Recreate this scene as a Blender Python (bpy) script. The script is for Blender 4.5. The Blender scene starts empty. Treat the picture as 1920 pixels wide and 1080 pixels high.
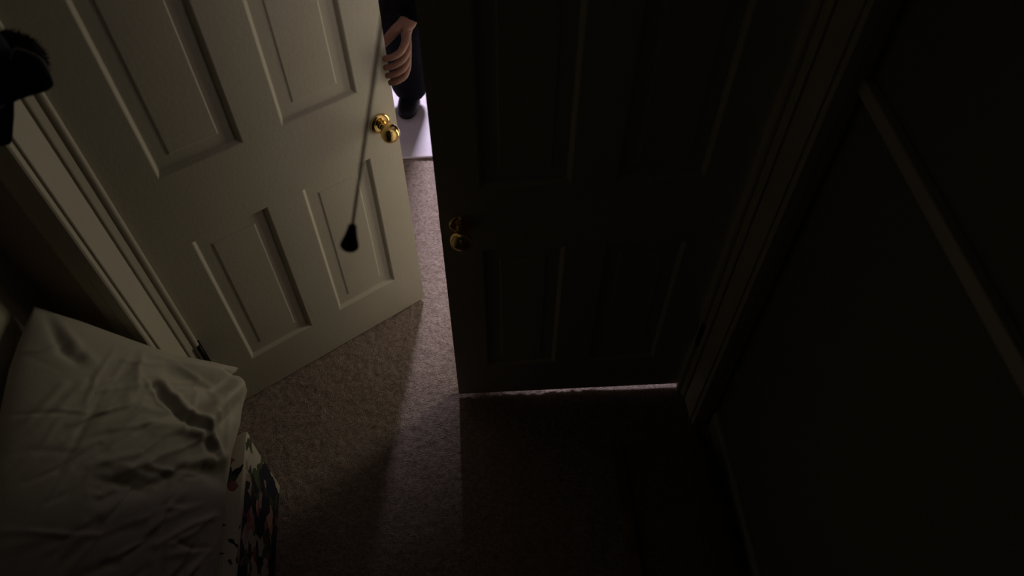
import bpy, bmesh, math, random
import numpy as np
from mathutils import Vector, Matrix, noise

random.seed(7); np.random.seed(7)
scn = bpy.context.scene
C = scn.collection

# ------------------------------------------------------------------ camera
FPX, PITCH, ROLL, YAW = 1375.9, 0.9159, 0.0036, 0.0598
CAM = Vector((-0.6444, -1.2361, 2.2052))
_f = Vector((math.sin(YAW)*math.cos(PITCH), math.cos(YAW)*math.cos(PITCH), -math.sin(PITCH)))
_r = Vector((math.cos(YAW), -math.sin(YAW), 0)); _u = _r.cross(_f)
CR = _r*math.cos(ROLL) + _u*math.sin(ROLL)
CU = -_r*math.sin(ROLL) + _u*math.cos(ROLL)
cam_d = bpy.data.cameras.new('camera'); cam = bpy.data.objects.new('camera', cam_d); C.objects.link(cam)
cam_d.sensor_width = 36; cam_d.lens = 36*FPX/1920; cam_d.clip_start = 0.02
m = Matrix((CR, CU, -_f)).transposed().to_4x4(); m.translation = CAM
cam.matrix_world = m
cam_d.dof.use_dof = True; cam_d.dof.focus_distance = 2.15; cam_d.dof.aperture_fstop = 2.8
scn.camera = cam

# ------------------------------------------------------------------ world and lamps
w = bpy.data.worlds.new('world'); scn.world = w; w.use_nodes = True
w.node_tree.nodes['Background'].inputs[0].default_value = (0.02, 0.02, 0.02, 1)
w.node_tree.nodes['Background'].inputs[1].default_value = 0.05

def area(name, loc, target, size, sizey, energy, col):
    d = bpy.data.lights.new(name, 'AREA'); d.shape = 'RECTANGLE'; d.size = size; d.size_y = sizey
    d.energy = energy; d.color = col
    o = bpy.data.objects.new(name, d); C.objects.link(o); o.location = loc
    o.rotation_euler = (Vector(target)-Vector(loc)).to_track_quat('-Z', 'Y').to_euler()
    return o
# warm lamp standing in the outer room to the right of the doors
area('warm_room_lamp', (-0.08, 0.56, 0.66), (-1.0, 0.2, 0.66), 0.20, 0.80, 2.5, (1.0, 0.90, 0.64))
# cool light of the outer room
area('cool_room_light', (-0.62, 3.0, 1.71), (-0.85, 0.4, 0.0), 0.40, 0.30, 98.0, (0.93, 0.86, 1.0))

scn.view_settings.view_transform = 'Standard'
scn.view_settings.look = 'None'
scn.view_settings.gamma = 1
scn.view_settings.use_curve_mapping = False
scn.view_settings.exposure = 0.0
scn.cycles.use_denoising = True
scn.cycles.max_bounces = 8

# ------------------------------------------------------------------ helpers
def at(px, py, t):
    """point at depth t along the photograph's ray through a pixel"""
    return CAM + (_f + CR*((px-960)/FPX) + CU*((540-py)/FPX))*t

def mat(name, col, rough=0.6, metal=0.0, noise_amt=0.0, nscale=8.0, bump=0.0, bscale=60.0, spec=0.4):
    mt = bpy.data.materials.new(name); mt.use_nodes = True
    nt = mt.node_tree; b = nt.nodes['Principled BSDF']
    b.inputs['Roughness'].default_value = rough; b.inputs['Metallic'].default_value = metal
    b.inputs['Specular IOR Level'].default_value = spec
    tc = nt.nodes.new('ShaderNodeTexCoord')
    n = nt.nodes.new('ShaderNodeTexNoise'); n.inputs['Scale'].default_value = nscale; n.inputs['Detail'].default_value = 4
    nt.links.new(tc.outputs['Object'], n.inputs['Vector'])
    r = nt.nodes.new('ShaderNodeValToRGB')
    lo = [c*(1-noise_amt) for c in col]; hi = [min(1, c*(1+noise_amt)) for c in col]
    r.color_ramp.elements[0].position = .3; r.color_ramp.elements[1].position = .7
    r.color_ramp.elements[0].color = (*lo, 1); r.color_ramp.elements[1].color = (*hi, 1)
    nt.links.new(n.outputs['Fac'], r.inputs['Fac']); nt.links.new(r.outputs['Color'], b.inputs['Base Color'])
    if bump:
        n2 = nt.nodes.new('ShaderNodeTexNoise'); n2.inputs['Scale'].default_value = bscale; n2.inputs['Detail'].default_value = 3
        nt.links.new(tc.outputs['Object'], n2.inputs['Vector'])
        bp = nt.nodes.new('ShaderNodeBump'); bp.inputs['Strength'].default_value = bump; bp.inputs['Distance'].default_value = 0.01
        nt.links.new(n2.outputs['Fac'], bp.inputs['Height']); nt.links.new(bp.outputs['Normal'], b.inputs['Normal'])
    return mt

M = {}
M['door'] = mat('cream_door_paint', (.52, .49, .40), .5, noise_amt=.05, nscale=3, bump=.06, bscale=90)
M['trim'] = mat('cream_trim_paint', (.52, .49, .40), .5, noise_amt=.05, nscale=4)
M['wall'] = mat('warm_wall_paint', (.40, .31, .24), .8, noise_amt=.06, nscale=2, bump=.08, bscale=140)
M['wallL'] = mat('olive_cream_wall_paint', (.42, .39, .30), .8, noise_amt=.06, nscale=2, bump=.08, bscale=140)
M['wallR'] = mat('shaded_wall_paint', (.22, .21, .16), .8, noise_amt=.06, nscale=2, bump=.08, bscale=140)  # olive cream wall paint, darkened to put the shade into these walls' colour
M['ceil'] = mat('ceiling_paint', (.3, .29, .26), .85, noise_amt=.03, bump=.1, bscale=90)
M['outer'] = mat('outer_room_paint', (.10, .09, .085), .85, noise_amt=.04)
M['carpet'] = mat('pinkish_carpet', (.36, .28, .25), .95, noise_amt=.28, nscale=90, bump=.9, bscale=260, spec=.05)
M['rug'] = mat('lavender_rug', (.64, .58, .67), .9, noise_amt=.06, nscale=14, bump=.2, bscale=60, spec=.1)
M['brass'] = mat('polished_brass', (.80, .58, .22), .16, 1.0, noise_amt=.08, nscale=20)
M['hinge'] = mat('dark_hinge_metal', (.02, .017, .014), .5, .6, noise_amt=.2, nscale=50)
M['cord'] = mat('brown_cord', (.42, .35, .25), .8, noise_amt=.2, nscale=300)
M['tassel'] = mat('black_tassel', (.006, .005, .004), .8, noise_amt=.2, nscale=200)
M['linen'] = mat('off_white_linen', (.44, .415, .345), .85, noise_amt=.05, nscale=7, bump=.12, bscale=30, spec=.2)
M['navy'] = mat('navy_cloth', (.008, .010, .022), .85, noise_amt=.25, nscale=60, bump=.2, bscale=200, spec=.2)
M['piping'] = mat('pale_piping', (.5, .46, .40), .7, noise_amt=.1)
M['fuzz'] = mat('black_wool', (.012, .010, .010), .95, noise_amt=.3, nscale=80, spec=.1)
M['black'] = mat('black_clothing', (.0035, .0035, .0045), .9, noise_amt=.3, nscale=30, bump=.3, bscale=40, spec=.03)
M['shoe'] = mat('black_shoe_leather', (.005, .005, .006), .55, noise_amt=.2, nscale=30, spec=.15)
M['skin'] = mat('brown_skin', (.20, .095, .066), .6, noise_amt=.12, nscale=40, bump=.1, bscale=120)
M['hair'] = mat('dark_hair', (.012, .009, .007), .6, noise_amt=.3, nscale=80)
M['eye'] = mat('eye_white', (.6, .58, .55), .3, noise_amt=.03)
M['lip'] = mat('lips', (.28, .11, .09), .5, noise_amt=.1)
M['wood'] = mat('brown_wood', (.20, .11, .06), .6, noise_amt=.3, nscale=12)
M['blanket'] = mat('maroon_brown_cloth', (.12, .065, .05), .9, noise_amt=.2, nscale=20, bump=.3, bscale=50)
M['porc'] = mat('white_porcelain', (.6, .6, .57), .3, noise_amt=.03)
M['glass'] = mat('frosted_bulb', (.7, .7, .68), .3, noise_amt=.02)

def link_tag(o, parent=None, label=None, cat=None, group=None, kind=None):
    if o.name not in C.objects: C.objects.link(o)
    if parent is not None: o.parent = parent
    if label: o['label'] = label
    if cat: o['category'] = cat
    if group: o['group'] = group
    if kind: o['kind'] = kind
    return o

def obj(name, bm, m, parent=None, smooth=False, **kw):
    me = bpy.data.meshes.new(name)
    bmesh.ops.recalc_face_normals(bm, faces=bm.faces[:])
    bm.to_mesh(me); bm.free()
    me.materials.append(M[m] if isinstance(m, str) else m)
    if smooth:
        for p in me.polygons: p.use_smooth = True
    return link_tag(bpy.data.objects.new(name, me), parent, **kw)

def empty(name, loc=(0, 0, 0), rotz=0, **kw):
    o = bpy.data.objects.new(name, None); o.empty_display_size = .1
    link_tag(o, None, **kw); o.location = loc; o.rotation_euler = (0, 0, rotz)
    return o

def add_box(bm, x0, x1, y0, y1, z0, z1, bevel=0.0, seg=2):
    vs = [bm.verts.new((x, y, z)) for x in (x0, x1) for y in (y0, y1) for z in (z0, z1)]
    fs = [(0, 1, 3, 2), (4, 6, 7, 5), (0, 4, 5, 1), (2, 3, 7, 6), (0, 2, 6, 4), (1, 5, 7, 3)]
    fc = [bm.faces.new([vs[i] for i in f]) for f in fs]
    if bevel:
        es = list({e for f in fc for e in f.edges})
        bmesh.ops.bevel(bm, geom=es, offset=bevel, segments=seg, affect='EDGES', profile=.6)
    return bm

def boxbm(*a, **k): return add_box(bmesh.new(), *a, **k)

def add_prism(bm, pts, z0, z1):
    lo = [bm.verts.new((p[0], p[1], z0)) for p in pts]; hi = [bm.verts.new((p[0], p[1], z1)) for p in pts]
    n = len(pts)
    bm.faces.new(lo[::-1]); bm.faces.new(hi)
    for i in range(n): bm.faces.new((lo[i], lo[(i+1) % n], hi[(i+1) % n], hi[i]))
    return bm

def add_tube(bm, pts, rad, seg=10, cap=True):
    pts = [Vector(p) for p in pts]
    rad = rad if isinstance(rad, (list, tuple)) else [rad]*len(pts)
    rings = []; prev = None
    for i, p in enumerate(pts):
        d = (pts[min(i+1, len(pts)-1)] - pts[max(i-1, 0)]).normalized()
        a = prev if prev is not None else (Vector((0, 0, 1)) if abs(d.z) < .9 else Vector((1, 0, 0)))
        x = (a - d*a.dot(d)).normalized(); y = d.cross(x); prev = x
        rings.append([bm.verts.new(p + (x*math.cos(2*math.pi*k/seg) + y*math.sin(2*math.pi*k/seg))*rad[i]) for k in range(seg)])
    for A, B in zip(rings, rings[1:]):
        for k in range(seg): bm.faces.new((A[k], A[(k+1) % seg], B[(k+1) % seg], B[k]))
    if cap: bm.faces.new(rings[0][::-1]); bm.faces.new(rings[-1])
    return bm

def add_lathe(bm, prof, origin, axis, seg=28):
    """prof: list of (radius, distance along axis)"""
    ax = Vector(axis).normalized(); a = Vector((0, 0, 1)) if abs(ax.z) < .9 else Vector((1, 0, 0))
    x = (a - ax*a.dot(ax)).normalized(); y = ax.cross(x); o = Vector(origin)
    rings = []
    for r, h in prof:
        rings.append([bm.verts.new(o + ax*h + (x*math.cos(2*math.pi*k/seg) + y*math.sin(2*math.pi*k/seg))*max(r, 1e-4)) for k in range(seg)])
    for A, B in zip(rings, rings[1:]):
        for k in range(seg): bm.faces.new((A[k], A[(k+1) % seg], B[(k+1) % seg], B[k]))
    bm.faces.new(rings[0][::-1]); bm.faces.new(rings[-1])
    return bm

def bezier_pts(pts, n=8):
    """Catmull-Rom through pts"""
    P = [Vector(p) for p in pts]; P = [P[0]*2-P[1]] + P + [P[-1]*2-P[-2]]; out = []
    for i in range(1, len(P)-2):
        for k in range(n):
            t = k/n; a, b, c, d = P[i-1], P[i], P[i+1], P[i+2]
            out.append(.5*((2*b) + (c-a)*t + (2*a-5*b+4*c-d)*t*t + (3*b-a-3*c+d)*t**3))
    out.append(P[-2]); return out

# ------------------------------------------------------------------ the setting
XL, XR, YF, YB, ZC = -1.70, 0.09, -0.13, -1.80, 2.45      # closet
JL, JR = -1.512, 0.017                                     # jamb faces
DTOP = 2.04
S = dict(kind='structure')

# floor: one carpet, finely relieved where it is seen close
def axis_pts(a, b, d0, d1, fine, coarse):
    return np.concatenate([np.arange(a, d0, coarse), np.arange(d0, d1, fine), np.arange(d1, b+coarse, coarse)])
xs = axis_pts(-3.3, 2.3, -1.45, -0.25, .0055, .12); ys = axis_pts(-1.9, 4.3, -0.75, 1.3, .0055, .12)
def vnoise(shape_x, shape_y, sc):
    gx, gy = shape_x/sc, shape_y/sc
    gx = gx-gx.min(); gy = gy-gy.min()
    g = np.random.rand(int(gx.max())+3, int(gy.max())+3)
    ix, iy = gx.astype(int), gy.astype(int); fx, fy = gx-ix, gy-iy
    fx = fx*fx*(3-2*fx); fy = fy*fy*(3-2*fy)
    a = g[np.ix_(ix, iy)]; b = g[np.ix_(ix+1, iy)]; c = g[np.ix_(ix, iy+1)]; d = g[np.ix_(ix+1, iy+1)]
    return (a*(1-fx)[:, None]+b*fx[:, None])*(1-fy)[None] + (c*(1-fx)[:, None]+d*fx[:, None])*fy[None]
Z = -0.006 + .0045*vnoise(xs, ys, .013) + .003*vnoise(xs, ys, .03) + .003*vnoise(xs, ys, .10) - .002
XX, YY = np.meshgrid(xs, ys, indexing='ij')
co = np.stack([XX, YY, Z], -1).reshape(-1, 3); nx, ny = len(xs), len(ys)
idx = np.arange(nx*ny).reshape(nx, ny)
q = np.stack([idx[:-1, :-1], idx[1:, :-1], idx[1:, 1:], idx[:-1, 1:]], -1).reshape(-1, 4)
me = bpy.data.meshes.new('floor'); me.vertices.add(len(co)); me.vertices.foreach_set('co', co.ravel())
me.loops.add(q.size); me.loops.foreach_set('vertex_index', q.ravel())
me.polygons.add(len(q)); me.polygons.foreach_set('loop_start', np.arange(0, q.size, 4)); me.polygons.foreach_set('loop_total', np.full(len(q), 4))
me.polygons.foreach_set('use_smooth', np.ones(len(q), bool))
me.update(); me.validate(); me.materials.append(M['carpet'])
link_tag(bpy.data.objects.new('floor', me), label='pinkish brown carpet running from the closet to the outer room', kind='structure')

obj('ceiling', boxbm(-3.3, 2.3, -1.95, 4.3, ZC, ZC+.1), 'ceil', label='flat ceiling over closet and outer room', **S)
obj('wall_left', boxbm(XL-.1, XL, YB-.1, YF, -.01, ZC), 'wallL', label='olive closet wall left of the pillow', **S)
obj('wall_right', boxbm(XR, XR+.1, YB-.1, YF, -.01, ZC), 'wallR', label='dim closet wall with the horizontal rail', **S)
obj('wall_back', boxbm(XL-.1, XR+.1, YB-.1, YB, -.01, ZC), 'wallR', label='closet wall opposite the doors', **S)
bm = bmesh.new()
add_box(bm, -3.3, JL-.02, YF, .04, -.01, ZC)
add_box(bm, JR+.02, 2.3, YF, .04, -.01, ZC)
add_box(bm, JL-.02, JR+.02, YF, .04, DTOP+.02, ZC)
obj('wall_front', bm, 'wall', label='dark brown wall that holds the two doors', **S)
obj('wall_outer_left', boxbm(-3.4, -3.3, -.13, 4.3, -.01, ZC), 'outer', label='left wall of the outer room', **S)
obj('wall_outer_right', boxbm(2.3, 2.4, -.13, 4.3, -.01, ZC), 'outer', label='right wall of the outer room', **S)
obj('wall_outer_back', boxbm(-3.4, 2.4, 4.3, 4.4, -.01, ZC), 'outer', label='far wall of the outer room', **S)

# jambs, stops and casings
def side_trim(name, mx, label):
    t = empty(name, label=label, kind='structure')
    X = (lambda x: x) if not mx else (lambda x: (JL+JR) - x)
    def pr(nm, pts):
        bm = bmesh.new(); add_prism(bm, [(X(x), y) for x, y in pts], -.005, DTOP+(.0 if nm != 'casing' else .07)); return obj(nm, bm, 'trim', t)
    # rounded stop bead beside the door
    arc = [(-1.497 + .010*math.cos(a), -.013 + .010*math.sin(a)) for a in np.linspace(-math.pi/2, math.pi/2, 9)]
    pr('stop_bead', [(-1.53, -.023)] + arc + [(-1.53, -.003)])
    pr('stop_board', [(-1.53, -.0425), (-1.5095, -.0425), (-1.5075, -.040), (-1.5005, -.0255), (-1.5030, -.0235), (-1.53, -.0235)])
    pr('jamb_board', [(-1.532, -.128), (-1.514, -.128), (-1.512, -.126), (-1.512, -.050), (-1.514, -.047), (-1.532, -.047)])
    co_ = -1.585 if not mx else -1.578
    pr('casing', [(-1.517, YF-.001), (-1.517, -.143), (-1.520, -.147), (-1.545, -.147), (-1.552, -.143), (co_+.006, -.140), (co_, -.136), (co_, YF-.001)])
    # outer-room casing
    pr('outer_casing', [(-1.52, .041), (-1.59, .041), (-1.59, .052), (-1.525, .056), (-1.52, .052)])
    # back of the jamb
    pr('jamb_back', [(-1.532, -.13), (-1.525, -.13), (-1.525, .04), (-1.532, .04)])
    return t
side_trim('trim_1', False, 'cream jamb, stop and casing beside the hinges of the lit door')
side_trim('trim_2', True, 'dim jamb and casing beside the hinges of the dark door')
t3 = empty('trim_3', label='head jamb and casing above the two doors', kind='structure')
obj('head_jamb', boxbm(JL, JR, -.128, .04, DTOP, DTOP+.02), 'trim', t3)
obj('head_casing', boxbm(-1.585, .083, -.147, YF-.001, DTOP+.07, DTOP+.14, bevel=.003), 'trim', t3)

# horizontal rail on the right wall
bm = boxbm(XR-.02, XR, YB+.002, YF-.002, 1.336, 1.368, bevel=.003)
obj('trim_4', bm, 'trim', label='narrow horizontal rail along the dark right wall', **S)
obj('baseboard_left', boxbm(XL, XL+.014, YB+.002, YF-.002, -.005, .09, bevel=.003), 'trim', label='baseboard along the left closet wall', **S)
obj('baseboard_right', boxbm(XR-.014, XR, YB+.002, YF-.02, -.005, .09, bevel=.003), 'trim', label='baseboard along the right closet wall', **S)

# ------------------------------------------------------------------ panelled doors
DW, DT = 0.757, 0.035
UC = [(.120, .335), (.439, .656)]
ZR = [(.19, .76), (.985, 1.60), (1.70, 1.915)]

def panel_bm(u0, u1, z0, z1):
    bm = bmesh.new()
    prof = [(0, 0), (.003, .0012), (.006, .0050), (.010, .0115), (.012, .0125), (.016, .0125), (.044, .0118), (.0455, .0115), (.048, .0098), (.050, .0095)]
    for face in (0, 1):
        rings = []
        for wd, dp in prof:
            y = dp if face == 0 else DT-dp
            rings.append([bm.verts.new(p) for p in ((u0+wd, y, z0+wd), (u1-wd, y, z0+wd), (u1-wd, y, z1-wd), (u0+wd, y, z1-wd))])
        for A, B in zip(rings, rings[1:]):
            for k in range(4): bm.faces.new((A[k], A[(k+1) % 4], B[(k+1) % 4], B[k]))
        bm.faces.new(rings[-1])
        if face == 0: first = rings[0]
        else:
            for k in range(4): bm.faces.new((first[k], first[(k+1) % 4], rings[0][(k+1) % 4], rings[0][k]))
    return bm

def knob(parent, u, z):
    for side in (0, 1):
        ax = (0, -1, 0) if side == 0 else (0, 1, 0); o = (u, 0 if side == 0 else DT, z)
        bm = bmesh.new()
        pr = [(.031, 0), (.032, .002), (.030, .006), (.022, .009), (.014, .011), (.0115, .016), (.0115, .026), (.016, .031)]
        for a in np.linspace(-1.15, 1.45, 14): pr.append((.0275*math.cos(a)**.85, .055 + .024*math.sin(a)))
        pr = [p for p in pr]
        add_lathe(bm, [p for p in pr[:3]] + [(.022, .009), (.001, .0095)], o, ax)
        ro = bm
        k = bmesh.new(); add_lathe(k, pr[4:], o, ax, 32)
        kn = obj('knob', k, 'brass', parent, smooth=True)
        r_ = obj('rosette', ro, 'brass', kn, smooth=True)
    lp = obj('latch_plate', boxbm(DW-.0005, DW+.0012, .006, .029, z-.03, z+.03), 'brass', parent)

def door(name, hx, ang, mirror, label, DB):
    d = empty(name, label=label, kind='structure')
    bm = bmesh.new(); e = .0015
    us = [0, UC[0][0], UC[0][1], UC[1][0], UC[1][1], DW]; z0, z1 = DB, 2.03
    for a, b in ((0, 1), (2, 3), (4, 5)):
        if a == 2:
            for za, zb in ZR: add_box(bm, us[a], us[b], 0, DT, za, zb)
        else:
            add_box(bm, us[a], us[b], 0, DT, z0, z1)
    rails = [z0] + [v for r in ZR for v in r] + [z1]
    for k in range(0, len(rails), 2): add_box(bm, us[1], us[4], 0, DT, rails[k], rails[k+1])
    bmesh.ops.remove_doubles(bm, verts=bm.verts[:], dist=1e-5)
    obj('door_frame', bm, 'door', d)
    for a, b in UC:
        for za, zb in ZR: obj('panel', panel_bm(a, b, za, zb), 'door', d)
    knob(d, .705, .862)
    for hz in (.30, 1.80):
        hb = bmesh.new()
        add_box(hb, -.003, .012, -.026, -.0005, hz, hz+.10)
        h = obj('hinge', hb, 'hinge', d)
        kb = bmesh.new(); add_tube(kb, [(.004, -.026, hz-.004), (.004, -.026, hz+.104)], .005, 12)
        obj('hinge_pin', kb, 'hinge', h, smooth=True)
    d.location = (hx, 0, 0)
    if mirror: d.scale = (-1, 1, 1)
    d.rotation_euler = (0, 0, ang)
    return d
HX, TH = -1.503, 0.5901
door('door_1', HX, TH, False, 'lit cream six-panel door standing ajar with brass knob', .007)
door('door_2', 0.008, 0, True, 'shut six-panel door in darkness with light under it', .017)
DU = Vector((math.cos(TH), math.sin(TH), 0)); DN = Vector((math.sin(TH), -math.cos(TH), 0))
def ondoor(u, z, n=0): return Vector((HX, 0, z)) + DU*u + DN*n

# ------------------------------------------------------------------ pillow leaning on the left wall
P2 = Vector((-1.35, -.115, .43))
PA = Vector((.11077, -.98539, -.12935)); PB = Vector((-.56504, -.16951, .80746)); PN = Vector((.81759, .01635, .57556))
far = [(.001, 0), (.006, .078), (.019, .205), (.012, .308), (.002, .441), (0, .545)]
right = [(.001, 0), (.014, .006), (.028, .022), (.032, -.008), (.045, -.024), (.070, -.030), (.126, -.014), (.173, -.008), (.253, .016), (.394, .034), (.561, .05), (.70, .055)]
left = [(0, .545), (.093, .562), (.16, .570), (.40, .575), (.70, .56)]
near = [(.70, .055), (.71, .2), (.715, .35), (.70, .56)]
def samp(pl, n):
    pl = np.array(pl); d = np.r_[0, np.cumsum(np.linalg.norm(np.diff(pl, axis=0), axis=1))]; d /= d[-1]
    t = np.linspace(0, 1, n); return np.stack([np.interp(t, d, pl[:, 0]), np.interp(t, d, pl[:, 1])], -1)
NS, NT = 150, 110
rb, lb, fb, nb = samp(right, NS), samp(left, NS), samp(far, NT), samp(near, NT)
s = np.linspace(0, 1, NS)[:, None, None]; t = np.linspace(0, 1, NT)[None, :, None]
G = ((1-t)*rb[:, None] + t*lb[:, None] + (1-s)*fb[None] + s*nb[None]
     - ((1-s)*(1-t)*rb[0] + (1-s)*t*lb[0] + s*(1-t)*rb[-1] + s*t*lb[-1]))
def pdist(G, pl):
    best = np.full(G.shape[:2], 9.); par = np.zeros(G.shape[:2]); pl = np.array(pl); n = len(pl)-1
    for i in range(n):
        a, b = pl[i], pl[i+1]; ab = b-a; k = np.clip(((G-a)@ab)/(ab@ab), 0, 1)
        dd = np.linalg.norm(G-(a+k[..., None]*ab), axis=-1); mk = dd < best
        best[mk] = dd[mk]; par[mk] = (i+k[mk])/n
    return best, par
S2 = np.linspace(0, 1, NS)[:, None]*np.ones((1, NT)); T2 = np.linspace(0, 1, NT)[None]*np.ones((NS, 1))
env = ((1-np.abs(2*S2-1)**3.2)*(1-np.abs(2*T2-1)**2.8)).clip(0)**.55
edge = np.minimum(np.minimum(S2, 1-S2)*5, np.minimum(T2, 1-T2)*6).clip(0, 1)
H = np.zeros((NS, NT))
def ridge(pl, amp, wd, ends=True):
    global H
    d, p = pdist(G, pl); tp = np.sin(np.pi*(.12+.76*p))**.7 if ends else 1
    H = H + amp*np.exp(-(d/wd)**2)*tp
ridge([(.036, -.02), (.08, .025), (.122, .074), (.186, .126), (.25, .16)], .034, .024)
ridge([(.015, .015), (.045, .045), (.09, .085), (.107, .15), (.1, .23)], -.027, .024)
ridge([(.045, .03), (.08, .06), (.125, .115)], -.022, .02)
ridge([(.0, .0), (.03, .08), (.045, .17), (.05, .28)], .022, .022)
ridge([(.13, .27), (.182, .209), (.218, .147), (.265, .092)], .016, .012)
ridge([(.15, .28), (.205, .22), (.24, .155), (.29, .10)], -.016, .013)
ridge([(.30, .06), (.26, .11), (.235, .19), (.25, .29)], .012, .013)
ridge([(.34, .05), (.33, .14), (.38, .26), (.42, .38)], -.022, .022)
ridge([(.27, .04), (.30, .10), (.33, .20)], .014, .014)
ridge([(.014, .52), (.06, .505), (.11, .485), (.123, .462), (.10, .45)], -.014, .013)
ridge([(.02, .50), (.08, .47), (.12, .43)], .010, .014)
ridge([(.06, .30), (.13, .33), (.22, .35), (.33, .45)], .008, .018)
ridge([(.17, .05), (.23, .06), (.33, .05)], .014, .014)
ridge([(.20, .03), (.27, .035), (.36, .045)], -.012, .009)
ridge([(.12, .02), (.16, .045), (.20, .085)], -.012, .010)
for k in range(120):                                                  # small creases running out of the gathered corner
    a0 = random.uniform(.05, .62); b0 = random.uniform(.04, .5); an = math.radians(random.gauss(38, 26)); L = random.uniform(.05, .2)
    pl = [(a0, b0), (a0+.5*L*math.sin(an)+random.gauss(0, .008), b0+.5*L*math.cos(an)), (a0+L*math.sin(an), b0+L*math.cos(an)+random.gauss(0, .015))]
    ridge(pl, random.choice((-1, 1, 1))*random.uniform(.002, .0075), random.uniform(.004, .010))
top = .062*env + H*(.25+.75*edge) + .004*edge
bot = -.042*env - .003
bm = bmesh.new()
def pv(i, j, h): return P2 + PA*G[i, j, 0] + PB*G[i, j, 1] + PN*h
tv = [[bm.verts.new(pv(i, j, max(top[i, j], bot[i, j]+.006))) for j in range(NT)] for i in range(NS)]
bv = [[bm.verts.new(pv(i, j, bot[i, j])) for j in range(0, NT)] for i in range(NS)]
for i in range(NS-1):
    for j in range(NT-1):
        bm.faces.new((tv[i][j], tv[i+1][j], tv[i+1][j+1], tv[i][j+1]))
        bm.faces.new((bv[i][j], bv[i][j+1], bv[i+1][j+1], bv[i+1][j]))
for i in range(NS-1):
    bm.faces.new((tv[i][0], bv[i][0], bv[i+1][0], tv[i+1][0])); bm.faces.new((tv[i][-1], tv[i+1][-1], bv[i+1][-1], bv[i][-1]))
for j in range(NT-1):
    bm.faces.new((tv[0][j], tv[0][j+1], bv[0][j+1], bv[0][j])); bm.faces.new((tv[-1][j], bv[-1][j], bv[-1][j+1], tv[-1][j+1]))
pil = empty('pillow', P2, label='rumpled off-white pillow propped on the floral box', cat='pillow')
def local(bm, o):
    bm.verts.ensure_lookup_table()
    for v in bm.verts: v.co = v.co - Vector(o.location)
    return bm
obj('pillowcase', local(bm, pil), 'linen', pil, smooth=True)
# stitched hem line across the rolled corner
bm = bmesh.new(); pts = []
for a_, b_ in ((.030, .006), (.047, -.001), (.062, -.012), (.074, -.028)):
    i, j = np.unravel_index(np.argmin(np.linalg.norm(G-np.array([a_, b_]), axis=-1)), (NS, NT)); pts.append(pv(i, j, top[i, j]+.0005))
add_tube(bm, bezier_pts(pts, 5), .0016, 6)
obj('hem_seam', local(bm, pil), mat('seam_thread', (.20, .18, .14), .9, noise_amt=.1), pil, smooth=True)

# ------------------------------------------------------------------ floral box under the pillow
def floral(name, ground, cream_share):
    mt = bpy.data.materials.new(name); mt.use_nodes = True; nt = mt.node_tree; b = nt.nodes['Principled BSDF']; b.inputs['Roughness'].default_value = .7
    tc = nt.nodes.new('ShaderNodeTexCoord')
    nz = nt.nodes.new('ShaderNodeTexNoise'); nz.inputs['Scale'].default_value = 14; nz.inputs['Detail'].default_value = 2
    nt.links.new(tc.outputs['Object'], nz.inputs['Vector'])
    mx = nt.nodes.new('ShaderNodeMixRGB'); mx.inputs[0].default_value = .05
    nt.links.new(tc.outputs['Object'], mx.inputs[1]); nt.links.new(nz.outputs['Color'], mx.inputs[2])
    vo = nt.nodes.new('ShaderNodeTexVoronoi'); vo.distance = 'MANHATTAN'; vo.inputs['Scale'].default_value = 13
    nt.links.new(mx.outputs[0], vo.inputs['Vector'])
    sp = nt.nodes.new('ShaderNodeSeparateColor'); nt.links.new(vo.outputs['Color'], sp.inputs[0])
    rp = nt.nodes.new('ShaderNodeValToRGB'); rp.color_ramp.interpolation = 'CONSTANT'; el = rp.color_ramp.elements
    cols = ground
    el[0].position = 0; el[0].color = (*cols[0][1], 1); el[1].position = cols[1][0]; el[1].color = (*cols[1][1], 1)
    for p_, c_ in cols[2:]:
        e_ = el.new(p_); e_.color = (*c_, 1)
    nt.links.new(sp.outputs[0], rp.inputs['Fac'])
    v2 = nt.nodes.new('ShaderNodeTexVoronoi'); v2.inputs['Scale'].default_value = 42; nt.links.new(mx.outputs[0], v2.inputs['Vector'])
    s2 = nt.nodes.new('ShaderNodeSeparateColor'); nt.links.new(v2.outputs['Color'], s2.inputs[0])
    r2 = nt.nodes.new('ShaderNodeValToRGB'); r2.color_ramp.interpolation = 'CONSTANT'; e2 = r2.color_ramp.elements
    e2[0].color = (0, 0, 0, 1); e2[1].position = 1-cream_share; e2[1].color = (1, 1, 1, 1)
    nt.links.new(s2.outputs[1], r2.inputs['Fac'])
    r3 = nt.nodes.new('ShaderNodeValToRGB'); r3.color_ramp.interpolation = 'CONSTANT'; e3 = r3.color_ramp.elements
    e3[0].color = (.05, .07, .035, 1); e3[1].position = .4; e3[1].color = (.30, .10, .10, 1)
    e_ = e3.new(.65); e_.color = (.012, .014, .03, 1); e_ = e3.new(.85); e_.color = (.40, .28, .24, 1)
    nt.links.new(s2.outputs[2], r3.inputs['Fac'])
    mm = nt.nodes.new('ShaderNodeMixRGB'); nt.links.new(r2.outputs[0], mm.inputs[0]); nt.links.new(rp.outputs[0], mm.inputs[1]); nt.links.new(r3.outputs[0], mm.inputs[2])
    nt.links.new(mm.outputs[0], b.inputs['Base Color'])
    return mt
M['print_dark'] = floral('navy_floral_print', [(0, (.010, .012, .028)), (.50, (.52, .48, .40)), (.66, (.40, .22, .20)), (.80, (.09, .12, .06)), (.90, (.48, .45, .38))], .30)
M['print_light'] = floral('cream_twig_print', [(0, (.62, .57, .46)), (.62, (.60, .55, .45)), (.80, (.58, .53, .44)), (.90, (.10, .09, .06)), (.95, (.56, .5, .42))], .16)
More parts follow.
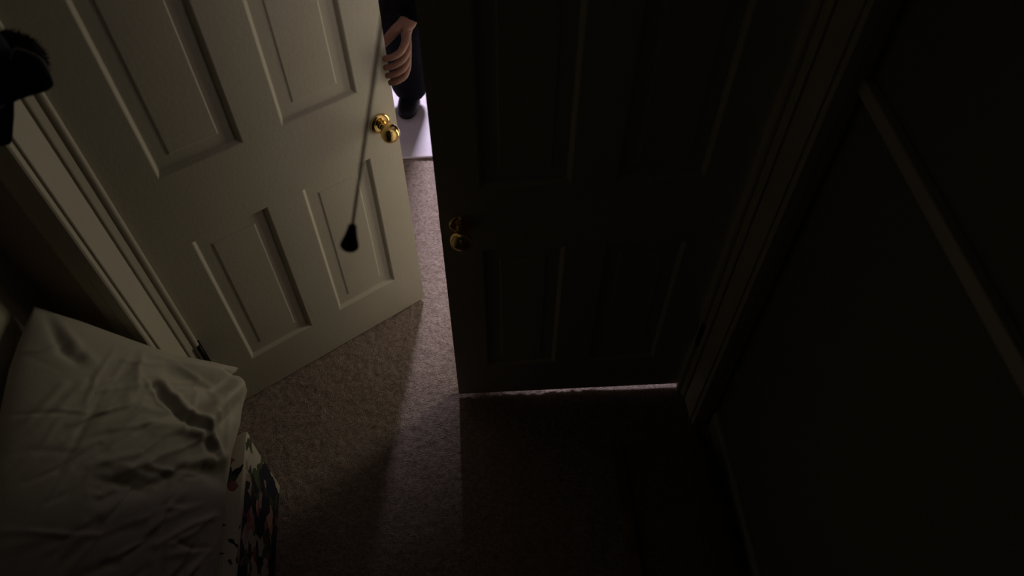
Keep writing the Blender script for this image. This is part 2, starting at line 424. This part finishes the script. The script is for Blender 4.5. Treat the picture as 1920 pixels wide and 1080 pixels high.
fb_ = empty('floral_box', (-1.312, -.285, 0), math.radians(4.5), label='floral print storage box on the carpet beneath the pillow', cat='box')
obj('box_body', boxbm(-.355, -.002, -.64, -.002, .002, .352, bevel=.003), 'print_dark', fb_)
obj('box_lid', boxbm(-.358, 0, -.643, 0, .345, .372, bevel=.003), 'print_light', fb_)

# ------------------------------------------------------------------ pull cord
d = Vector((.26147, -.00828, .96518)).normalized(); T0 = at(655, 462, .95)
topz = (ZC-.055-T0.z)/d.z; A0 = T0 + d*topz
pc = empty('light_pull_cord', A0, label='swinging brown pull cord with a black tip before the lit door', cat='pull cord')
n_ = 24; side = Vector((0, 1, 0)).cross(d)
pts = [T0 + d*(.03 + (topz-.03)*k/n_) + side*(-.001*math.sin(math.pi*k/n_)) for k in range(n_+1)]
bm = bmesh.new(); add_tube(bm, [p-A0 for p in pts], .0019, 8); obj('cord', bm, 'cord', pc, smooth=True)
bm = bmesh.new(); add_lathe(bm, [(.002, .042), (.0052, .040), (.0064, .031), (.0086, .018), (.0114, .006), (.0122, .002), (.0105, 0), (.002, -.001)], T0-A0, d, 18)
obj('tip', bm, 'tassel', pc, smooth=True)
lh = empty('ceiling_lamp_holder', (A0.x, A0.y, ZC), label='unlit bulb holder on the closet ceiling above the cord', cat='lamp')
bm = bmesh.new(); add_lathe(bm, [(.055, 0), (.055, .012), (.035, .03), (.026, .05), (.026, .06), (.02, .062)], (0, 0, -.0), (0, 0, -1)); obj('holder', bm, 'porc', lh, smooth=True)
bm = bmesh.new(); add_lathe(bm, [(.013, .055), (.014, .075), (.026, .10), (.030, .12), (.026, .14), (.012, .152), (.001, .154)], (0, 0, 0), (0, 0, -1)); obj('bulb', bm, 'glass', lh, smooth=True)

# ------------------------------------------------------------------ things hanging on pegs at the left of the frame
pr_ = empty('peg_rail', (-1.60, YF, 1.60), label='short wooden peg rail on the wall beside the lit door', cat='peg rail')
obj('rail_board', boxbm(-.095, .012, -.018, -.0005, -.03, .03, bevel=.003), 'wood', pr_)
for x in (-.06, -.018):
    bm = bmesh.new(); add_tube(bm, bezier_pts([(x, -.015, 0), (x+.05, -.07, -.004), (x+.11, -.12, .004), (x+.13, -.135, .025)], 5), .007, 10); obj('peg', bm, 'wood', pr_, smooth=True)

def slab(outline, depth, thick, bulge, m, name, parent, seed=0):
    """a padded cloth piece: a rounded outline with real thickness, facing roughly into the closet"""
    pts = [at(px, py, depth) for px, py in outline]
    c = sum(pts, Vector())/len(pts)
    nrm = (CAM-c).normalized(); bm = bmesh.new(); K = 9; n = len(pts)
    rings = []
    for k in range(K+1):
        a = math.pi*k/K; sc = math.sin(a)**.45 if 0 < k < K else .02; h = math.cos(a)
        ring = []
        for p in pts:
            v = c + (p-c)*sc + nrm*(h*thick*.5 + bulge*(1-sc))
            v += nrm*.004*noise.noise(v*40+Vector((seed, 0, 0)))
            ring.append(bm.verts.new(v))
        rings.append(ring)
    for A, B in zip(rings, rings[1:]):
        for k in range(n): bm.faces.new((A[k], A[(k+1) % n], B[(k+1) % n], B[k]))
    bm.faces.new(rings[0][::-1]); bm.faces.new(rings[-1])
    return obj(name, local(bm, parent), m, parent, smooth=True)
def closed(pl, n=5):
    P = [Vector((p[0], p[1], 0)) for p in pl]; out = []; L = len(P)
    for i in range(L):
        a, b, c, d_ = P[i-1], P[i], P[(i+1) % L], P[(i+2) % L]
        for k in range(n):
            t = k/n; v = .5*((2*b)+(c-a)*t+(2*a-5*b+4*c-d_)*t*t+(3*b-a-3*c+d_)*t**3); out.append((v.x, v.y))
    return out
ct = empty('cap', (-1.56, -.20, 1.60), label='navy cap with thin pale edging at the left edge of the frame', cat='cap')
vis = [(-60, 128), (0, 108), (27, 92), (52, 97), (76, 110), (91, 132), (101, 155), (97, 165), (82, 173), (48, 183), (10, 196), (-60, 205)]
slab(closed(vis), 1.06, .024, .008, 'navy', 'visor', ct)
bm = bmesh.new(); cc = at(-105, 120, 1.03)
bmesh.ops.create_uvsphere(bm, u_segments=32, v_segments=20, radius=.085)
ax1 = (CAM-cc).normalized()
for v in bm.verts:
    p = v.co.copy(); p.z = p.z*.8 if p.z > 0 else p.z*.35
    v.co = p
rotm = ax1.to_track_quat('Z', 'Y').to_matrix()
for v in bm.verts: v.co = rotm @ v.co + cc
obj('crown', local(bm, ct), 'navy', ct, smooth=True)
arc = [(18, 113), (27, 92), (52, 97), (76, 110), (91, 132), (101, 155)]
bm = bmesh.new(); add_tube(bm, bezier_pts([at(x, y, 1.044) for x, y in arc], 6), .0011, 6); obj('edging', local(bm, ct), 'piping', ct, smooth=True)

fz = empty('woolly_hat', (-1.55, -.17, 1.60), label='fuzzy black woolly hat hanging behind the navy cap', cat='hat')
c0 = at(24, 116, 1.165); R0 = .046
bm = bmesh.new(); bmesh.ops.create_icosphere(bm, subdivisions=4, radius=R0)
for v in bm.verts:
    n0 = v.co.normalized(); v.co = n0*(R0*(1+.10*noise.noise(n0*5)+.05*noise.noise(n0*13))); v.co = v.co + c0
obj('knit', local(bm, fz), 'fuzz', fz, smooth=True)
bm = bmesh.new()
for k in range(2600):
    n0 = Vector((random.gauss(0, 1), random.gauss(0, 1), random.gauss(0, 1))).normalized()
    p = c0 + n0*R0*.97; tan = n0.orthogonal().normalized(); tan.rotate(Matrix.Rotation(random.uniform(0, 6.28), 3, n0))
    tip = p + n0*random.uniform(.004, .011) + tan*random.uniform(-.006, .006)
    sd = n0.cross(tan)*.0006
    bm.faces.new([bm.verts.new(p-sd), bm.verts.new(p+sd), bm.verts.new(tip)])
obj('fuzz', local(bm, fz), 'fuzz', fz, kind='stuff')
sc_ = empty('scarf', (-1.58, -.20, 1.58), label='dark scarf end hanging below the navy cap', cat='scarf')
slab(closed([(-70, 140), (-10, 150), (22, 170), (27, 205), (25, 240), (22, 266), (10, 273), (-30, 276), (-75, 276), (-80, 200)]), 1.13, .012, .0, 'navy', 'cloth', sc_, 5)

# ------------------------------------------------------------------ person pulling the lit door
def skin_mesh(name, verts, edges, radii, m, parent=None, root=0, sub=2, **kw):
    me = bpy.data.meshes.new(name+'_cage'); me.from_pydata([tuple(v) for v in verts], edges, []); me.update()
    o = bpy.data.objects.new(name+'_cage', me); C.objects.link(o)
    md = o.modifiers.new('s', 'SKIN'); md.use_smooth_shade = True; md.branch_smoothing = .6
    if not me.skin_vertices: me.attributes  # layer is made by the modifier
    for i, v in enumerate(me.skin_vertices[0].data):
        r = radii[i]; v.radius = (r, r) if not isinstance(r, tuple) else r
        v.use_root = (i == root)
    o.modifiers.new('d', 'SUBSURF').levels = sub
    dg = bpy.context.evaluated_depsgraph_get(); ev = o.evaluated_get(dg)
    nm = bpy.data.meshes.new_from_object(ev); nm.name = name
    bpy.data.objects.remove(o); bpy.data.meshes.remove(me)
    nm.materials.clear(); nm.materials.append(M[m])
    for p in nm.polygons: p.use_smooth = True
    return link_tag(bpy.data.objects.new(name, nm), parent, **kw)

Vv = Vector
J = dict(pel=Vv((-.73, 1.22, .95)), sp1=Vv((-.735, 1.18, 1.09)), sp2=Vv((-.74, 1.09, 1.26)), ch=Vv((-.75, 1.01, 1.38)), nk=Vv((-.757, .965, 1.455)), hd0=Vv((-.763, .925, 1.515)),
         hd1=Vv((-.77, .885, 1.605)), hd2=Vv((-.77, .88, 1.675)),
         lsh=Vv((-.575, .96, 1.40)), lel=Vv((-.645, .765, 1.185)), lwr=Vv((-.822, .505, 1.105)),
         rsh=Vv((-.93, 1.03, 1.39)), rel=Vv((-1.02, 1.06, 1.12)), rwr=Vv((-1.03, .92, .91)), rha=Vv((-1.03, .88, .86)),
         rhp=Vv((-.85, 1.25, .90)), rkn=Vv((-.945, 1.42, .49)), ran=Vv((-.945, 1.585, .085)),
         lhp=Vv((-.68, 1.19, .88)), lkn=Vv((-.635, 1.06, .50)), lan=Vv((-.60, 1.07, .085)))  # unseen left leg, posed to block the cool light and taper the floor strip
person = empty('person', (-.73, 1.3, 0), label='person in black clothes gripping the edge of the lit door', cat='person')
def loc(v): return v - Vector(person.location)
lean = J
verts, edges, radii, ix = [], [], [], {}
def jv(n, p, r): ix[n] = len(verts); verts.append(loc(p)); radii.append(r)
def je(*ns):
    for a, b in zip(ns, ns[1:]): edges.append((ix[a], ix[b]))
jv('pel', J['pel'], (.10, .075)); jv('sp1', J['sp1'], (.11, .08)); jv('sp2', J['sp2'], (.12, .085)); jv('ch', J['ch']+Vv((0, 0, -.01)), (.09, .065)); jv('nk', J['nk'], .052); jv('hd0', J['hd0'], .058)
jv('hd1', J['hd1'], (.078, .09)); jv('hd2', J['hd2'], (.062, .075))
jv('lsh', J['lsh']+Vv((-.02, 0, -.015)), .042); jv('lel', J['lel'], .040); jv('lfa', J['lel'].lerp(J['lwr'], .3), .041); jv('lwr', J['lwr'], .0255)
jv('rsh', J['rsh']+Vv((.02, 0, -.015)), .042); jv('rel', J['rel'], .040); jv('rfa', J['rel'].lerp(J['rwr'], .3), .041); jv('rwr', J['rwr'], .027); 
jv('lhp', J['lhp'], .066); jv('lkn', J['lkn'], .056); jv('lcf', J['lkn'].lerp(J['lan'], .3), .055); jv('lan', J['lan'], .036); jv('lto', J['lan']+Vv((.01, -.12, -.05)), .032)
jv('rhp', J['rhp'], .066); jv('rkn', J['rkn'], .056); jv('rcf', J['rkn'].lerp(J['ran'], .3), .055); jv('ran', J['ran'], .036); jv('rto', J['ran']+Vv((-.03, -.10, -.05)), .032)
je('pel', 'sp1', 'sp2', 'ch', 'nk', 'hd0', 'hd1', 'hd2'); je('ch', 'lsh', 'lel', 'lfa', 'lwr'); je('ch', 'rsh', 'rel', 'rfa', 'rwr')
je('pel', 'lhp', 'lkn', 'lcf', 'lan', 'lto'); je('pel', 'rhp', 'rkn', 'rcf', 'ran', 'rto')
# hands: palm fans into knuckles, then each finger its own chain
def hand(px, wrist, knuckles, fingers, thumb, fr):
    pc_ = wrist.lerp(sum(knuckles, Vector())/4, .5)
    for k in range(4):
        jv(f'{px}m{k}', wrist.lerp(knuckles[k], .42), fr*1.28); jv(f'{px}k{k}', knuckles[k], fr*1.12)
        je(f'{px}wr', f'{px}m{k}', f'{px}k{k}'); pn = f'{px}k{k}'
        for q_, p in enumerate(fingers[k]):
            jv(f'{px}f{k}{q_}', p, fr*(.98-.10*q_)); je(pn, f'{px}f{k}{q_}'); pn = f'{px}f{k}{q_}'
    pn = f'{px}wr'
    for q_, p in enumerate(thumb):
        jv(f'{px}t{q_}', p, fr*(1.35-.18*q_)); je(pn, f'{px}t{q_}'); pn = f'{px}t{q_}'
E_ = ondoor(DW, 0)                 # inner corner of the door's free edge
zs = [1.066, 1.040, 1.014, .990]
kn = [Vv((E_.x, E_.y, 0)) + DU*(.062-.004*abs(k-1)) + DN*(.004) + Vv((0, 0, zs[k]+.012)) for k in range(4)]
fg = []
for k in range(4):
    z = zs[k]; f_ = [.0, .002, .0, -.006][k]
    fg.append([Vv((E_.x, E_.y, z+.006)) + DU*(.030) + DN*(.026),
               Vv((E_.x, E_.y, z)) + DU*(.004) + DN*(.025),
               Vv((E_.x, E_.y, z-.004)) + DU*(-.020-f_) + DN*(.0105)])
th_ = [J['lwr'] + (Vv((E_.x, E_.y, 1.05))-J['lwr'])*.28 + Vv((-.018, 0, .0)), Vv((E_.x, E_.y, 1.062)) + DU*.018 + DN*(-.046), Vv((E_.x, E_.y, 1.058)) + DU*(-.022) + DN*(-.047)]
hand('l', J['lwr'], kn, fg, th_, .0105)
rk = [J['rwr'] + Vv((-.03+.02*k, -.055-.004*abs(k-1.5), -.072)) for k in range(4)]
rf = [[rk[k]+Vv((0, -.012, -.036)), rk[k]+Vv((0, -.010, -.060)), rk[k]+Vv((0, .002, -.078+.005*abs(k-1)))] for k in range(4)]
hand('r', J['rwr'], rk, rf, [J['rwr']+Vv((.028, -.03, -.025)), J['rwr']+Vv((.042, -.055, -.058)), J['rwr']+Vv((.040, -.066, -.085))], .0098)
skin_mesh('body', verts, edges, radii, 'skin', person)

# clothes grown on the same joints
def garment(name, chain_r, edges_n, m, root, sub=2):
    vs = [loc(p) for _, p, _ in chain_r]; rs = [r for _, _, r in chain_r]; ii = {n: i for i, (n, _, _) in enumerate(chain_r)}
    es = []
    for ch in edges_n:
        for a, b in zip(ch, ch[1:]): es.append((ii[a], ii[b]))
    return skin_mesh(name, vs, es, rs, m, person, ii[root], sub)
lcuff = J['lel'].lerp(J['lwr'], 1.03); rcuff = J['rel'].lerp(J['rwr'], .93)
garment('shirt', [('pel', J['pel']+Vv((0, .01, -.07)), (.172, .14)), ('wst', J['pel']+Vv((0, 0, .05)), (.155, .122)), ('sp1', J['sp1'], (.145, .11)), ('sp2', J['sp2'], (.16, .12)), ('ch', J['ch'], (.14, .105)), ('nk', J['ch'].lerp(J['nk'], .80), .074),
                  ('lsh', J['lsh'], .072), ('lel', J['lel'], .056), ('lfa', J['lel'].lerp(J['lwr'], .4), .055), ('lcu', lcuff, .048), ('rsh', J['rsh'], .072), ('rel', J['rel'], .056), ('rfa', J['rel'].lerp(J['rwr'], .4), .052), ('rcu', rcuff, .041)],
        [('pel', 'wst', 'sp1', 'sp2', 'ch', 'nk'), ('ch', 'lsh', 'lel', 'lfa', 'lcu'), ('ch', 'rsh', 'rel', 'rfa', 'rcu')], 'black', 'pel')
garment('trousers', [('wst', J['pel']+Vv((0, -.01, .10)), (.14, .105)), ('pel', J['pel'], (.148, .115)), ('lhp', J['lhp'], .11), ('lkn', J['lkn'], .078), ('lan', J['lan']+Vv((0, 0, -.035)), .070),
                     ('rhp', J['rhp'], .10), ('rkn', J['rkn'], .104), ('rcf', J['rkn'].lerp(J['ran'], .5), .092), ('ran', J['ran']+Vv((0, 0, -.04)), .092)],
        [('wst', 'pel'), ('pel', 'lhp', 'lkn', 'lan'), ('pel', 'rhp', 'rkn', 'rcf', 'ran')], 'black', 'wst')
def shoe(an, dirv):
    dv = dirv.normalized(); h = Vv((an.x, an.y, .05)); 
    o = skin_mesh('shoe', [loc(h - dv*.05), loc(h + dv*.01 + Vv((0, 0, .015))), loc(h + dv*.09 + Vv((0, 0, -.005))), loc(h + dv*.17 + Vv((0, 0, -.015)))], [(0, 1), (1, 2), (2, 3)],
                  [(.044, .043), (.048, .055), (.056, .044), (.040, .030)], 'shoe', person)
    for v in o.data.vertices: v.co.z = max(v.co.z, .013)
    return o
shoe(J['ran'], Vv((-.16, -.9, 0))); shoe(J['lan'], Vv((.08, -1, 0)))
# hair and face
HC = (J['hd1']+J['hd2'])*.5; fd = Vv((.05, -1, -.12)).normalized(); fr_ = fd.cross(Vv((0, 0, 1))).normalized(); fu = fr_.cross(fd)
bm = bmesh.new(); bmesh.ops.create_icosphere(bm, subdivisions=4, radius=1)
for v in bm.verts:
    n0 = v.co.copy(); k = 1+.05*noise.noise(n0*6)
    front = max(0, -n0.y)
    sc1 = k*(1 - .16*max(0, min(1, (front-.45)*3))*(1 if n0.z < .55 else 0) - .30*max(0, min(1, (front-.1)*2))*(1 if n0.z < .25 else 0))
    p = fr_*(n0.x*.090*sc1) - fd*(n0.y*.104*sc1) + fu*(n0.z*.105*sc1)
    v.co = loc(HC + p + fu*.012 - fd*.012)
obj('hair', bm, 'hair', person, smooth=True)
for sx in (-1, 1):
    bm = bmesh.new(); bmesh.ops.create_uvsphere(bm, u_segments=14, v_segments=10, radius=.0125)
    for v in bm.verts: v.co = v.co + loc(HC + fd*.071 + fr_*(.032*sx) - fu*.008)
    e_ = obj('eye', bm, 'eye', person, smooth=True)
    bm = bmesh.new(); add_lathe(bm, [(.006, .0), (.0055, .0015), (.001, .002)], loc(HC + fd*.0822 + fr_*(.032*sx) - fu*.008), fd, 14); obj('iris', bm, 'hair', e_, smooth=True)
    bm = bmesh.new(); add_tube(bm, [loc(HC + fd*(.084-.012*q_*q_) + fr_*sx*(.018+.026*q_) + fu*(.014+.006*q_*(1-q_))) for q_ in (0, .33, .66, 1)], [.003, .004, .0035, .002], 8); obj('eyebrow', bm, 'hair', person, smooth=True)
    bm = bmesh.new(); bmesh.ops.create_uvsphere(bm, u_segments=14, v_segments=10, radius=1)
    for v in bm.verts: p = v.co.copy(); v.co = loc(HC + fr_*(sx*(.088+.010*p.x)) + fd*(-.005+.018*p.y) + fu*(-.012+.031*p.z))
    obj('ear', bm, 'skin', person, smooth=True)
bm = bmesh.new(); add_tube(bm, [loc(HC + fd*.086 - fu*.004), loc(HC + fd*.096 - fu*.024), loc(HC + fd*.106 - fu*.040), loc(HC + fd*.094 - fu*.048)], [.006, .009, .014, .008], 12); obj('nose', bm, 'skin', person, smooth=True)
bm = bmesh.new(); add_tube(bm, [loc(HC + fd*(.088-.012*abs(q_)) + fr_*(.024*q_) - fu*(.068+.002*abs(q_))) for q_ in (-1, -.5, 0, .5, 1)], [.002, .006, .0065, .006, .002], 10); obj('mouth', bm, 'lip', person, smooth=True)

# ------------------------------------------------------------------ floor things
rug = boxbm(-2.0, .7, 1.19, 2.9, .001, .012, bevel=.004)
obj('rug', rug, 'rug', label='pale lavender rug on the carpet where the person stands', cat='rug')
bm = boxbm(-.262, -.225, -1.1, -.20, .001, .022, bevel=.003)
obj('wooden_lath', bm, 'wood', label='thin wooden lath lying on the dark carpet', cat='lath')
# crumpled cloth roll along the right wall
bm = bmesh.new(); NU, NV = 60, 20; rings = []
for i in range(NU+1):
    y = -.18 - .95*i/NU; ring = []
    e_ = min(1, 6*min(i/NU, 1-i/NU)+.25)
    for k in range(NV):
        a = 2*math.pi*k/NV; r = 1+.22*noise.noise(Vv((math.cos(a)*1.5, y*9, math.sin(a)*1.5)))
        ring.append(bm.verts.new((.020+.008*math.sin(y*7) + math.cos(a)*.044*r*e_, y, max(.003, .040+math.sin(a)*.045*r*e_))))
    rings.append(ring)
for A, B in zip(rings, rings[1:]):
    for k in range(NV): bm.faces.new((A[k], A[(k+1) % NV], B[(k+1) % NV], B[k]))
bm.faces.new(rings[0][::-1]); bm.faces.new(rings[-1])
obj('rolled_blanket', bm, 'blanket', smooth=True, label='crumpled dark cloth rolled up along the right wall', cat='blanket')
